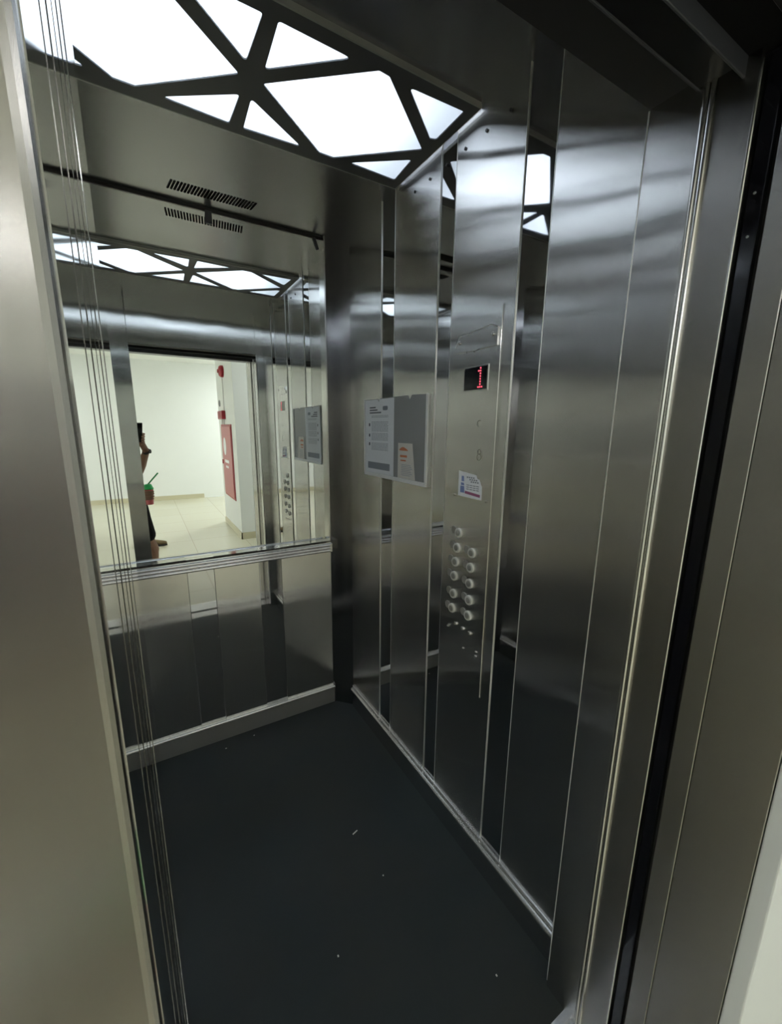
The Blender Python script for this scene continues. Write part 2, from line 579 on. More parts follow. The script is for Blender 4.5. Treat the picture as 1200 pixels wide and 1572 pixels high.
# front wall: returns and header
mb = MB()
mb.box(XL - .01, XD, .368, YF, 0, H + .05, .0012)
mb.box(XJ, XR + .02, .392, YF, 0, H + .05, .0014)
wf = mb.build('wall_front', 'steel')
struct(wf, 'front cabin wall of brushed steel with the doorway', 'wall')
MB().box(XD - .001, XD + .0005, .3695, YF - .0012, .0, TOP - .003).build('return_edge', 'door_edge', wf)
MB().box(XD + .0015, XJ - .0015, .405, YF, TOP, H + .05, .001).build('header_panel', 'steel', wf)
MB().box(XD - .003, XR, .404, YF - .001, TOP - .003, TOP + .002, .0005).build('header_underside', 'soffit', wf)  # dark sheet standing in for steel that mirrors the dark floor
MB().box(XD - .003, XR, .345, .404, TOP - .015, TOP + .1, .001).build('header_soffit', 'black', wf)
MB().box(XD - .003, XR, .400, .4035, TOP - .017, TOP + .0, .0008).build('header_lip', 'frame_dark', wf)
MB().box(XD - .003, XR, .342, .3455, TOP - .035, TOP - .002, .0008).build('header_lip', 'frame_dark', wf)
MB().box(XJ - .0006, XJ + .003, YF - .0016, YF + .0008, .02, TOP - .004, .0005).build('corner_line', 'line', wf)
# jamb bead and outer jamb strip on the right
mb = MB()
for k, (yy, rr) in enumerate(((.3885, .0042), (.3795, .0042))):
    mb.cyl((XJ + .001, yy, .0), (XJ + .001, yy, TOP - .015), rr, n=14)
mb.build('jamb_bead', 'edge', wf, smooth=True)
MB().box(XJ + .002, XR + .02, .325, .384, 0, TOP + .1, .0012).build('jamb_panel', 'steel_frame', wf)
MB().box(XJ - .001, XR, .3215, .3255, 0, TOP + .02, .001).build('jamb_edge', 'edge', wf)

# shaft gap, dark, with the light curtain
mb = MB()
mb.box(XJ + .020, XR + .02, .286, .322, -.03, TOP + .3)
mb.box(XL - .4, XD - .035, .28, .2995, -.03, TOP + .3) if False else None
gap = mb.build('wall_shaft', 'black')
struct(gap, 'dark gap between cabin and landing door frame', 'shaft wall')
lc = thing('light_curtain', (XJ + .012, .306, 0), 'glossy black door sensor strip in the gap beside the right jamb', 'door sensor')
MB().box(XJ + .008, XJ + .0198, .300, .3185, .0, TOP - .02, .001).build('sensor_strip', 'gloss_black', lc)
for z in (1.68, 1.735):
    MB().cyl((XJ + .0085, .310, z), (XJ + .0072, .310, z), .0018, n=8).build('sensor_lens', 'grey_plastic', lc)
mb = MB()
mb.box(XD - .5, XR + .3, .286, .342, TOP - .01, TOP + .02)
struct(mb.build('ceiling_shaft', 'black_matt'), 'dark underside above the gap between the doors', 'ceiling')

# ------------------------------------------------------------------ doors, open, retracted to the left
spec = [('door_1', .235, .262, 'nearer landing door panel of brushed steel, slid open to the left'),
        ('door_2', .266, .293, 'farther landing door panel of brushed steel, slid open to the left'),
        ('door_3', .300, .328, 'nearer cabin door panel of brushed steel, slid open to the left'),
        ('door_4', .333, .362, 'farther cabin door panel of brushed steel, slid open to the left')]
for k, (nm, a, b_, lb) in enumerate(spec):
    o = MB().box(XD - .45, XD - .0006, a, b_, .004, TOP - .002, .0012).build(nm, 'steel_frame')
    struct(o, lb, 'elevator door')
    MB().box(XD - .001, XD + .0002 * (k % 2), a + .0012, b_ - .0012, .005, TOP - .003).build('door_edge', 'door_edge', o)

# landing frame
mb = MB()
mb.box(-.30, XD, .161, .229, 0, TOP + .06, .004, seg=3)
lf = mb.build('trim_4', 'steel_frame')
tag(lf, 'brushed steel landing door frame around the elevator opening', 'door frame', kind='structure')
MB().box(XJ, XR + .05, .256, .290, 0, TOP + .06, .001).build('right_reveal', 'steel_frame', lf)
MB().box(XJ + .0012, XR + .05, .155, .2555, 0, TOP + .06, .001).build('right_reveal', 'steel_frame', lf)
MB().box(XD, XJ, .161, .290, TOP - .02, TOP + .06, .001).build('frame_header', 'black', lf)
MB().box(XD - .0012, XD + .0004, .170, .225, .004, TOP - .022).build('frame_edge', 'door_edge', lf)

# landing wall (hall side)
mb = MB()
mb.box(-3.0, -.30, .129, .29, 0, 2.6)
mb.box(XJ + .003, 3.0, .129, .154, 0, 2.6, .0025, seg=2)
mb.box(-.30, XJ + .003, .129, .29, TOP + .06, 2.6)
lw = mb.build('wall_landing', 'white_paint')
struct(lw, 'white landing wall around the elevator doorway', 'wall')

# ------------------------------------------------------------------ skirtings
def skirt(name, a, b_, along, top, face, label):
    mb = MB()
    if along == 'x':
        mb.box(a, b_, YB - .012, YB + .003, 0, top - .011, .0008)
        o = mb.build(name, 'alu_mat')
        m2 = MB().cyl((a, YB - .009, top - .0075), (b_, YB - .009, top - .0075), .0075, n=24)
        m2.box(a, b_, YB - .009, YB + .003, top - .011, top - .001)
    else:
        s = 1 if a > 0 else -1
        mb.box(*sorted((a - s * .009, a + s * .003)), b_[0], b_[1], 0, top - .034, .0008)
        o = mb.build(name, 'steel_low')
        m2 = MB()
        for dx_, dz_, r_ in ((.007, .026, .0095), (.002, .008, .0058)):
            m2.cyl((a - s * dx_, b_[0], top - dz_), (a - s * dx_, b_[1], top - dz_), r_, n=24)
    m2.build('skirting_cap', 'cap', o, smooth=True)
    struct(o, label, 'baseboard')
    return o


skirt('baseboard_back', -.152, .744, 'x', .0946, 0, 'grey aluminium skirting with bright cap under the back wall')
skirt('baseboard_right', XR, (YF + .002, 1.722), 'y', .122, 0, 'aluminium skirting with bright double ridge along the right wall')
skirt('baseboard_left', XL, (YF + .002, 1.722), 'y', .122, 0, 'aluminium skirting along the left wall')

# ------------------------------------------------------------------ mirror
mir = thing('wall_mirror', (CX, YM, .88), 'large frameless mirror above the handrail on the back wall', 'mirror')
MB().box(-.155, .7385, YM, YM + .005, .8735, 2.188).build('mirror_glass', 'mirror', mir)
MB().box(-.155, .7385, YM - .004, YM + .006, 2.188, 2.1995).build('top_gap_shade', 'black', mir)  # black strip put in for the shade in the gap above the glass
MB().box(.283, .306, YM - .006, YM - .0002, 2.150, 2.192, .001).build('clip', 'frame_dark', mir)
mb = MB()
mb.box(-.006, .006, -.006, -.0002, -.045, 0, .001, mtx=Matrix.Translation((.705, YM, 2.190)) @ Matrix.Rotation(math.radians(-22), 4, 'Y'))
mb.build('clip', 'frame_dark', mir)

# ------------------------------------------------------------------ handrail
hr = thing('handrail', (CX, 1.78, .85), 'brushed aluminium handrail across the back wall under the mirror', 'handrail')
prof = []
for u, v in [(-.0, -.0205), (-.012, -.0205), (-.016, -.0175), (-.016, -.009), (-.0135, -.007), (-.0165, -.005), (-.0165, .005), (-.0135, .007), (-.016, .009), (-.016, .0175), (-.012, .0205), (0, .0205), (.006, .017), (.006, -.017)]:
    prof.append((u, v))
mb = MB().prism(prof, -.150, .722, lambda u, v, d: (d, 1.787 + u, .8505 + v))
for dz_ in (-.0135, 0, .0135):
    mb.cyl((-.150, 1.7725, .8505 + dz_), (.722, 1.7725, .8505 + dz_), .0066, n=24)
mb.build('rail_bar', 'rail', hr, smooth=True)
MB().prism([(u * 1.12 , v * 1.12) for u, v in prof], .722, .733, lambda u, v, d: (d, 1.785 + u, .8505 + v)).build('end_cap', 'chrome', hr)
for x in (-.08, .30, .705):
    MB().cyl((x, 1.79, .85), (x, YB + .002, .85), .008, n=16).build('bracket', 'chrome', hr, smooth=True)

# ------------------------------------------------------------------ control panel (right wall, faces -x)
# local helper: y grows away from the viewer's right hand, so text runs towards -y
def RX(y, z, d):
    return (XR - d, y, z)


cop = thing('control_panel', (XR, .915, 1.2), 'brushed steel elevator control panel with round buttons and floor display', 'control panel')
MB().box(XR - .0022, XR - .0002, .826, 1.033, .60, 1.72, .0008).build('cover_plate', 'steel', cop)
PF = .0023


def rpoly(y0, y1, z0, z1, d0, d1, mt, name, parent, pts=None):
    pts = pts or [(y0, z0), (y1, z0), (y1, z1), (y0, z1)]
    return MB().prism(pts, d0, d1, RX).build(name, mt, parent)


# top plate with cut corners
pl = rpoly(0, 0, 0, 0, PF, PF + .0035, 'steel', 'name_plate', cop,
           pts=[(1.004, 1.640), (.985, 1.667), (.860, 1.677), (.836, 1.667), (.836, 1.622), (1.004, 1.622)])
mb = MB()
_tp = [(1.004, 1.640), (.985, 1.667), (.860, 1.677), (.836, 1.667)]
for (ya, za), (yb_, zb_) in zip(_tp, _tp[1:]):
    mb.prism([(ya, za), (yb_, zb_), (yb_, zb_ - .0022), (ya, za - .0022)], PF + .0030, PF + .0042, RX)
mb.build('plate_rim', 'line', pl)
for y, z in ((.986, 1.649), (.852, 1.651)):
    MB().lathe((XR - PF - .003, y, z), (-1, 0, 0), [(0, .0055), (.002, .0055), (.0035, .004), (.0042, .0)], 14).build('screw', 'chrome', pl, smooth=True)
# small faded logo script under the plate (illegible strokes)
mb = MB()
strk = [((.958, 1.628), (.957, 1.616)), ((.957, 1.628), (.950, 1.630)), ((.950, 1.630), (.949, 1.624)), ((.949, 1.624), (.956, 1.622)),
        ((.944, 1.625), (.935, 1.627)), ((.930, 1.630), (.922, 1.629)), ((.924, 1.631), (.914, 1.628)), ((.912, 1.630), (.902, 1.633)),
        ((.930, 1.619), (.921, 1.617)), ((.918, 1.620), (.905, 1.622))]
for (a, b_) in strk:
    v = Vector((0, b_[0] - a[0], b_[1] - a[1])); n = Vector((0, -v.z, v.y)).normalized() * .0009
    pts = [(a[0] - n.y, a[1] - n.z), (b_[0] - n.y, b_[1] - n.z), (b_[0] + n.y, b_[1] + n.z), (a[0] + n.y, a[1] + n.z)]
    mb.prism(pts, PF - .0002, PF + .0003, RX)
mb.build('logo_mark', 'etch', cop)

# display
dp = rpoly(.8645, .9635, 1.512, 1.580, PF - .0005, PF + .0012, 'alu', 'display_bezel', cop)
rpoly(.868, .960, 1.516, 1.5765, PF + .0008, PF + .0018, 'gloss_black', 'display_window', dp)
mb = MB()
rows = ["00100", "01100", "00100", "00100", "00100", "00100", "00100", "01110"]
for r, row in enumerate(rows):
    for c, ch in enumerate(row):
        if ch == '1':
            y = .908 - c * .0072; z = 1.572 - r * .0071
            mb.cyl((XR - PF - .0017, y, z), (XR - PF - .0024, y, z), .0021, n=10)
mb.build('display_digit', 'led', dp)

# faint embossed marks
mb = MB()
for z, r in ((1.346, .0075), (1.331, .0095)):
    n = 24
    for k in range(n):
        a0, a1 = 2 * math.pi * k / n, 2 * math.pi * (k + 1) / n
        P0 = lambda a, rr: (.884 + rr * math.cos(a), z + rr * math.sin(a))
        mb.prism([P0(a0, r), P0(a1, r), P0(a1, r - .0022), P0(a0, r - .0022)], PF - .0002, PF + .0004, RX)
mb.build('embossed_mark', 'etch_faint', cop)
mb = MB()
for k in range(14):
    a0, a1 = -1.2 + .23 * k, -1.2 + .23 * (k + 1)
    P0 = lambda a, rr: (.890 + rr * math.cos(a), 1.424 + rr * math.sin(a))
    mb.prism([P0(a0, .009), P0(a1, .009), P0(a1, .007), P0(a0, .007)], PF - .0002, PF + .0004, RX)
mb.build('embossed_mark', 'etch_faint', cop)

# buttons
btns = [(.955, 1.095), (.960, 1.046), (.892, 1.047), (.965, .999), (.895, 1.000), (.968, .951), (.896, .949),
        (.968, .891), (.894, .896), (.972, .840), (.895, .845)]
for i, (y, z) in enumerate(btns):
    b_ = MB().lathe((XR - PF + .0002, y, z), (-1, 0, 0), [(0, .0150), (.004, .0150), (.0055, .0138), (.0055, .0105), (.0035, .0098), (.0035, 0)], 28).build('button', 'ring', cop, smooth=True)
    MB().lathe((XR - PF - .0030, y, z), (-1, 0, 0), [(0, .0092), (.0028, .0092), (.0036, .0080), (.0036, 0)], 24).build('button_face', 'disc', b_, smooth=True)
    MB().lathe((XR - PF + .0002, y + .0225, z + .0045), (-1, 0, 0), [(0, .0125), (.0015, .0125), (.0024, .0112), (.0018, .0085), (.0018, 0)], 24).build('number_disc', 'disc', b_, smooth=True)
for y, z in [(.951, .794), (.917, .791), (.884, .790)]:
    MB().lathe((XR - PF + .0002, y, z), (-1, 0, 0), [(0, .0068), (.003, .0068), (.004, .0058), (.004, .0034), (.002, .003), (.002, 0)], 18).build('key_switch', 'chrome', cop, smooth=True)
for y, z in [(.991, .768), (.985, .775), (.911, .726), (.852, .742), (.853, .728), (.985, 1.211), (.846, 1.210)]:
    MB().lathe((XR - PF + .0002, y, z), (-1, 0, 0), [(0, .0042), (.0015, .0040), (.0025, .0025), (.0028, 0)], 12).build('screw', 'chrome', cop, smooth=True)

# sticker on the panel
st = rpoly(0, 0, 0, 0, PF + .0002, PF + .0007, 'paper', 'paper_sticker', None,
           pts=[(.967, 1.211), (.966, 1.286), (.891, 1.279), (.886, 1.270), (.876, 1.266), (.866, 1.247), (.865, 1.2095)])
tag(st, 'small white sticker with torn corner on the control panel, above the buttons', 'sticker')
mb = MB()
for (a, b_, c, d) in [(.957, .938, 1.222, 1.242), (.955, .940, 1.244, 1.252), (.953, .941, 1.256, 1.272)]:
    mb.prism([(a, c), (b_, c), (b_ + .002, d), (a, d)], PF + .0006, PF + .0009, RX)
mb.build('printed_picture', 'ink_blue', st)
mb = MB()
for z in (1.246, 1.240, 1.234):
    for k in range(4):
        mb.prism([(.930 - k * .014, z), (.919 - k * .014, z), (.919 - k * .014, z + .0022), (.930 - k * .014, z + .0022)], PF + .0006, PF + .0009, RX)
for z, a in ((1.268, .930), (1.262, .918), (1.256, .912)):
    for k in range(4):
        mb.prism([(a - k * .009, z), (a - .006 - k * .009, z), (a - .006 - k * .009, z + .004), (a - k * .009, z + .004)], PF + .0006, PF + .0009, RX)
mb.build('printed_text', 'ink_mid', st)
MB().prism([(.936, 1.229), (.871, 1.2245), (.871, 1.2165), (.936, 1.221)], PF + .0006, PF + .0009, RX).build('printed_band', 'ink_pink', st)

# ------------------------------------------------------------------ notice holder
nh = thing('notice_holder', (XR, 1.36, 1.36), 'clear acrylic notice holder with white edge on the right wall', 'notice holder')
NH = [(1.582, 1.224), (1.581, 1.523), (1.475, 1.523), (1.467, 1.512), (1.459, 1.523), (1.349, 1.523), (1.262, 1.523), (1.248, 1.506), (1.234, 1.523), (1.136, 1.520), (1.134, 1.219)]
MB().prism(NH, .0005, .0015, RX).build('back_sheet', plain('grey_holder_sheet', (0.24, 0.245, 0.25), 0.35), nh)
mb = MB()
mb.prism([(1.584, 1.216), (1.584, 1.228), (1.134, 1.228), (1.134, 1.214)], .0005, .006, RX)
mb.prism([(1.143, 1.228), (1.143, 1.521), (1.133, 1.521), (1.133, 1.228)], .0005, .006, RX)
mb.prism([(1.586, 1.228), (1.586, 1.524), (1.582, 1.524), (1.582, 1.228)], .0005, .006, RX)
mb.build('edge_strip', 'white_plastic', nh)
MB().prism(NH, .0046, .0054, RX).build('front_sheet', 'acrylic', nh)
nt_ = rpoly(0, 0, 0, 0, .0022, .0028, 'paper', 'printed_notice', None,
            pts=[(1.579, 1.229), (1.579, 1.520), (1.478, 1.520), (1.467, 1.509), (1.456, 1.520), (1.350, 1.520), (1.350, 1.229)])
tag(nt_, 'tall white printed notice in the left half of the acrylic holder', 'notice')


def bar(mb, y0, y1, z0, z1):
    mb.prism([(y0, z0), (y1, z0), (y1, z1), (y0, z1)], .0027, .0032, RX)


mb = MB()
for z, y1, dash in ((1.487, 1.490, 5), (1.477, 1.475, 6), (1.467, 1.445, 8)):
    n = dash; wdt = (1.540 - y1) / n
    for k in range(n):
        bar(mb, 1.540 - k * wdt, 1.540 - (k + .82) * wdt, z, z + .0052)
mb.build('title_text', 'ink', nt_)
for z in (1.423, 1.381, 1.346):
    mb = MB(); bar(mb, 1.548, 1.538, z - .006, z + .006); mb.build('bullet_icon', 'ink', nt_)
mb = MB(); mb.prism([(1.434, 1.480), (1.428, 1.477), (1.402, 1.477), (1.396, 1.480), (1.396, 1.490), (1.402, 1.493), (1.428, 1.493), (1.434, 1.490)], .0027, .0032, RX)
mb.build('printed_emblem', 'ink_mid', nt_)
mb = MB(); bar(mb, 1.556, 1.378, 1.246, 1.273); mb.build('printed_block', 'ink_mid', nt_)
mb = MB()
for (z1, z0) in ((1.456, 1.450), (1.433, 1.396), (1.388, 1.358), (1.349, 1.318)):
    z = z1
    while z > z0:
        y = 1.525
        while y > 1.395:
            l = random.uniform(.008, .022)
            bar(mb, y, max(y - l, 1.392), z, z + .0024)
            y -= l + .003
        z -= .0052
mb.build('body_text', 'ink_grey', nt_)
fl = rpoly(0, 0, 0, 0, .0030, .0036, 'paper_warm', 'flyer_card', None,
           pts=[(1.318, 1.229), (1.316, 1.357), (1.222, 1.357), (1.201, 1.229)])
tag(fl, 'small cream flyer with orange heading standing in the right half of the holder', 'flyer')
mb = MB()
mb.prism([(1.306, 1.334), (1.293, 1.341), (1.285, 1.343), (1.275, 1.342), (1.262, 1.338), (1.250, 1.333), (1.250, 1.330), (1.306, 1.330)], .0035, .004, RX)
mb.prism([(1.301, 1.306), (1.255, 1.306), (1.255, 1.314), (1.301, 1.314)], .0035, .004, RX)
mb.prism([(1.298, 1.292), (1.262, 1.292), (1.262, 1.297), (1.298, 1.297)], .0035, .004, RX)
mb.build('orange_heading', 'ink_orange', fl)
mb = MB()
for k in range(7):
    z = 1.278 - k * .0062
    mb.prism([(1.292, z), (1.232 - (k % 3) * .006, z), (1.232 - (k % 3) * .006, z + .0025), (1.292, z + .0025)], .0035, .004, RX)
mb.build('body_text', 'ink_grey', fl)

# ------------------------------------------------------------------ litter on the cabin floor
for (x, y, lx, ly, rz, lb) in [(.519, 1.094, .022, .004, .3, 'thin pale paper shred on the middle of the dark floor'),
                               (.192, 1.737, .006, .004, 0, 'tiny white crumb on the floor near the back skirting, the left one'),
                               (.319, 1.757, .006, .003, .5, 'tiny white crumb on the floor near the back skirting, the right one'),
                               (.534, .918, .004, .004, 0, 'tiny pale crumb on the floor just in front of the paper shred'),
                               (.325, .799, .004, .005, 0, 'tiny pale crumb low on the left half of the floor'),
                               (.669, .552, .004, .005, 0, 'tiny pale crumb on the floor near the doorway')]:
    mb = MB(); mb.box(-lx / 2, lx / 2, -ly / 2, ly / 2, 0, .0012, .0004)
    big = lx > .01
    o = mb.build('paper_shred' if big else 'crumb', 'paper_warm', loc=None)
    o.location = (x, y, .0); o.rotation_euler = (0, 0, rz)
    tag(o, lb, 'litter')

# ------------------------------------------------------------------ landing (hall), seen in the mirror
struct(MB().box(-3.0, 3.0, -5.40, .155, -.03, 0).build('floor_landing', 'tiles'), 'cream tiled floor of the landing', 'floor')
struct(MB().box(-3.0, 3.0, -5.40, .29, 2.60, 2.63).build('ceiling_landing', 'ceil_paint'), 'white ceiling of the landing', 'ceiling')
struct(MB().box(-3.0, 3.0, -5.43, -5.40, 0, 2.6).build('wall_landing_back', 'white_paint'), 'white far wall of the landing seen in the mirror', 'wall')
struct(MB().box(-3.03, -3.0, -5.43, .29, 0, 2.6).build('wall_landing_left', 'white_paint'), 'white side wall of the landing behind the camera, left', 'wall')
struct(MB().box(3.0, 3.03, -5.43, .29, 0, 2.6).build('wall_landing_right', 'white_paint'), 'white side wall of the landing behind the camera, right', 'wall')
struct(MB().box(.998, 3.0, -2.90, -1.705, 0, 2.6).build('wall_landing_projection', 'white_paint'), 'white projecting wall of the landing carrying the hose cabinet', 'wall')
struct(MB().box(-3.0, .99, -5.40, -5.388, 0, .085).build('baseboard_landing_back', 'base_tile'), 'cream tile baseboard along the far landing wall', 'baseboard')
mb = MB().box(.986, .999, -2.90, -1.693, 0, .085).box(.986, 3.0, -1.706, -1.693, 0, .085)
struct(mb.build('baseboard_landing_projection', 'base_tile'), 'cream tile baseboard around the projecting landing wall', 'baseboard')

for lx, ly, lb, lm in ((-2.2, -2.8, 'unseen square ceiling lamp added to light the landing, left of the doorway', 'hall_lamp'),
                   (2.2, -4.0, 'unseen square ceiling lamp added to light the recess behind the projecting wall', 'hall_fill_b'),
                   (1.9, -.8, 'unseen square ceiling lamp added to light the landing, right of the doorway', 'hall_fill_c')):
    hl = thing('added_ceiling_lamp', (lx, ly, 2.6), lb, 'ceiling lamp', 'added landing lamps')  # unseen lamps added off to the sides to light the landing evenly
    MB().box(lx - .28, lx + .28, ly - .28, ly + .28, 2.592, 2.5999).build('added_lamp_frame', 'white_plastic', hl)
    MB().box(lx - .25, lx + .25, ly - .25, ly + .25, 2.588, 2.5922).build('added_lamp_panel', lm, hl)

HXW = .998


def HX_(y, z, d):
    return (HXW - d, y, z)


hc = thing('fire_hose_cabinet', (HXW, -2.33, .45), 'faded red fire hose cabinet on the white landing wall in the mirror', 'fire hose cabinet')
MB().box(HXW - .010, HXW + .0, -2.70, -1.955, .455, 1.445, .003).build('cabinet_frame', 'red_door_line', hc)
dr = MB().box(HXW - .018, HXW - .009, -2.672, -1.983, .483, 1.417, .004).build('cabinet_door', 'red_door', hc)
mb = MB()
mb.prism([(-2.44 + .10 * math.cos(t), 1.15 + .12 * math.sin(t)) for t in [i * math.pi / 12 for i in range(24)]], .0175, .020, HX_)
mb.build('glass_pane', 'paper', dr)
MB().prism([(-2.50, .93), (-2.20, .93), (-2.20, .97), (-2.50, .97)], .0175, .0195, HX_).build('printed_text', 'paper', dr)
MB().prism([(-2.45, .86), (-2.25, .86), (-2.25, .89), (-2.45, .89)], .0175, .0195, HX_).build('printed_text', 'paper', dr)
MB().box(HXW - .03, HXW - .017, -2.665, -2.64, .90, .96, .003).build('handle', 'red_door_line', dr)

fa = thing('fire_call_point', (HXW, -2.45, 1.54), 'small red fire call box above the hose cabinet', 'fire call point')
MB().box(HXW - .05, HXW, -2.66, -2.32, 1.515, 1.625, .006).build('call_box', 'red_paint', fa)
MB().box(HXW - .053, HXW - .049, -2.53, -2.45, 1.54, 1.60, .003).build('call_button', 'red_door_line', fa)
for y in (-2.42, -2.56):
    MB().cyl((HXW - .012, y, 1.445), (HXW - .012, y, 1.516), .008, n=8).build('conduit', 'white_plastic', fa)
MB().cyl((HXW - .008, -2.36, 1.62), (HXW - .008, -2.36, 2.04), .006, n=8).build('conduit', 'white_plastic', fa)
ab = thing('alarm_siren', (HXW, -2.25, 2.12), 'round red alarm siren high on the landing wall in the mirror', 'alarm siren')
MB().lathe((HXW + .001, -2.30, 2.12), (-1, 0, 0), [(0, .075), (.03, .075), (.05, .06), (.06, .03), (.062, 0)], 28).build('siren_body', 'red_paint', ab, smooth=True)
MB().lathe((HXW - .058, -2.30, 2.12), (-1, 0, 0), [(0, .026), (.012, .022), (.014, 0)], 18).build('siren_cone', 'red_door_line', ab, smooth=True)
sw = thing('wall_button', (HXW, -2.72, 1.73), 'small grey round button on the landing wall, left of the red call box', 'wall button')
MB().lathe((HXW + .001, -2.72, 1.735), (-1, 0, 0), [(0, .045), (.012, .043), (.016, .03), (.016, 0)], 20).build('button_body', 'grey_plastic', sw, smooth=True)

# ------------------------------------------------------------------ the person with the phone (seen in the mirror)
def capsules(chains, vox, name, mt, parent=None, smooth_it=6, extra=None):
    """tapered limbs fused into one continuous surface"""
    bm = bmesh.new()
    for ch in chains:
        for (p0, r0), (p1, r1) in zip(ch, ch[1:]):
            p0, p1 = Vector(p0), Vector(p1)
            d = p1 - p0
            if d.length < 1e-6: continue
            n = 14; z = d.normalized(); a = z.orthogonal().normalized(); b2 = z.cross(a)
            rings = []
            for k in range(5):
                t = -math.pi / 2 + (k + .35) / 5 * math.pi / 2
                rings.append((p0 + z * r0 * math.sin(t), r0 * math.cos(t)))
            for k in range(5):
                t = (k + .65) / 5 * math.pi / 2
                rings.append((p1 + z * r1 * math.sin(t), r1 * math.cos(t)))
            R = [[bm.verts.new(c + (a * math.cos(2 * math.pi * i / n) + b2 * math.sin(2 * math.pi * i / n)) * rr) for i in range(n)] for c, rr in rings]
            for A, B in zip(R, R[1:]):
                for i in range(n):
                    j = (i + 1) % n
                    bm.faces.new((A[i], A[j], B[j], B[i]))
            bm.faces.new(R[0][::-1]); bm.faces.new(R[-1])
    if extra:
        for (c, rad, rot) in extra:
            mt_ = Matrix.Translation(c) @ rot.to_4x4() @ Matrix.Diagonal((*rad, 1))
            bmesh.ops.create_icosphere(bm, subdivisions=3, radius=1, matrix=mt_)
    me = bpy.data.meshes.new(name + '_raw'); bm.to_mesh(me); bm.free()
    o = bpy.data.objects.new(name + '_raw', me); COL.objects.link(o)
    md = o.modifiers.new('r', 'REMESH'); md.mode = 'VOXEL'; md.voxel_size = vox; md.use_smooth_shade = True
    ms = o.modifiers.new('s', 'SMOOTH'); ms.factor = .5; ms.iterations = smooth_it
    dg = bpy.context.evaluated_depsgraph_get()
    ev = o.evaluated_get(dg)
    me2 = bpy.data.meshes.new_from_object(ev)
    bpy.data.objects.remove(o, do_unlink=True)
    me2.name = name
    me2.materials.clear(); me2.materials.append(M[mt])
    for p in me2.polygons: p.use_smooth = True
    q = bpy.data.objects.new(name, me2); COL.objects.link(q)
    if parent is not None:
        q.parent = parent; q.matrix_parent_inverse = world_of(parent).inverted()
    return q


# camera space point -> world (camera origin at the lens)
CO = Vector((0, 0, CAM_H))


def cs(r, u, b_):
    return CO + CR * r + CU * u - CF * b_


pr = thing('person', (-.16, -.36, 0), 'person in dark top and black shorts holding up a phone, seen in the mirror', 'person')
V = Vector
neck = V((-.235, -.36, 1.36)); chest = V((-.225, -.37, 1.20)); waist = V((-.205, -.37, 1.02)); pelvis = V((-.185, -.37, .90))
rt = V((.82, -.57, 0))
rS = neck + rt * .155 + V((0, 0, -.045)); lS = neck - rt * .155 + V((0, 0, -.045))
rE = V((-.045, -.325, 1.045)); rW = V((.022, -.125, 1.215))
lE = V((-.34, -.21, 1.03)); lW = V((-.105, -.135, .905))
head = V((-.215, -.335, 1.515))
rH = V((-.125, -.40, .84)); lH = V((-.255, -.35, .84))
rK = V((-.045, -.36, .47)); lK = V((-.25, -.31, .47))
rA = V((.005, -.40, .08)); lA = V((-.26, -.36, .08))
toe = V((.45, .88, 0)).normalized()

# right hand around the phone: palm behind and below its lower half
palm = cs(.012, -.105, .030); 
ch = []
# trunk
ch.append([(pelvis + rt * .06, .095), (waist + rt * .035, .085), (chest + rt * .06, .092), (neck + rt * .07 + V((0, 0, -.07)), .07)])
ch.append([(pelvis - rt * .06, .095), (waist - rt * .035, .085), (chest - rt * .06, .092), (neck - rt * .07 + V((0, 0, -.07)), .07)])
ch.append([(neck + V((0, 0, -.06)), .062), (neck + V((.0, .0, .03)), .050), (head + V((.0, .0, -.06)), .052)])
ch.append([(neck + V((0, 0, -.05)), .06), (rS, .052)])
ch.append([(neck + V((0, 0, -.05)), .06), (lS, .052)])
# arms
ch.append([(rS, .050), ((rS + rE) / 2, .043), (rE, .036), (rE.lerp(rW, .35), .037), (rW, .0235), (palm, .024)])
ch.append([(lS, .050), ((lS + lE) / 2, .043), (lE, .036), (lE.lerp(lW, .35), .037), (lW, .0235)])
# legs
ch.append([(rH, .088), (rH.lerp(rK, .5), .074), (rK, .054), (rK.lerp(rA, .30) + V((.012, -.012, 0)), .060), (rK.lerp(rA, .6), .043), (rA, .034)])
ch.append([(lH, .088), (lH.lerp(lK, .5), .074), (lK, .054), (lK.lerp(lA, .30) + V((-.005, -.012, 0)), .058), (lK.lerp(lA, .6), .043), (lA, .034)])
for A in (rA, lA):
    b0 = A + V((0, 0, -.035))
    ch.append([(b0 - toe * .03, .034), (b0 + toe * .06 + V((0, 0, -.008)), .032), (b0 + toe * .125 + V((0, 0, -.022)), .020)])
    sd = V((toe.y, -toe.x, 0))
    for k, dd in enumerate((-.022, -.009, .004, .016, .027)):
        b1 = b0 + toe * (.12 - abs(k - 1) * .006) + sd * dd + V((0, 0, -.028))
        ch.append([(b1, .010), (b1 + toe * .032, .0085)])
# head: skull and jaw
look = (CO - head); look.z = -.02; look.normalize()
side = V((look.y, -look.x, 0)).normalized()
rotm = Matrix((side, look, V((0, 0, 1)))).transposed()
ex = [(head, (.072, .090, .098), rotm), (head + look * .028 + V((0, 0, -.060)), (.050, .055, .050), rotm)]
ex += [(head + look * .084 + V((0, 0, -.010)), (.010, .012, .022), rotm), (head + look * .088 + V((0, 0, -.026)), (.014, .010, .009), rotm)]
for s in (-1, 1):
    ex.append((head + side * s * .074 + V((0, 0, -.012)), (.008, .018, .030), rotm))
    ex.append((head + side * s * .030 + look * .078 + V((0, 0, .022)), (.024, .010, .007), rotm))
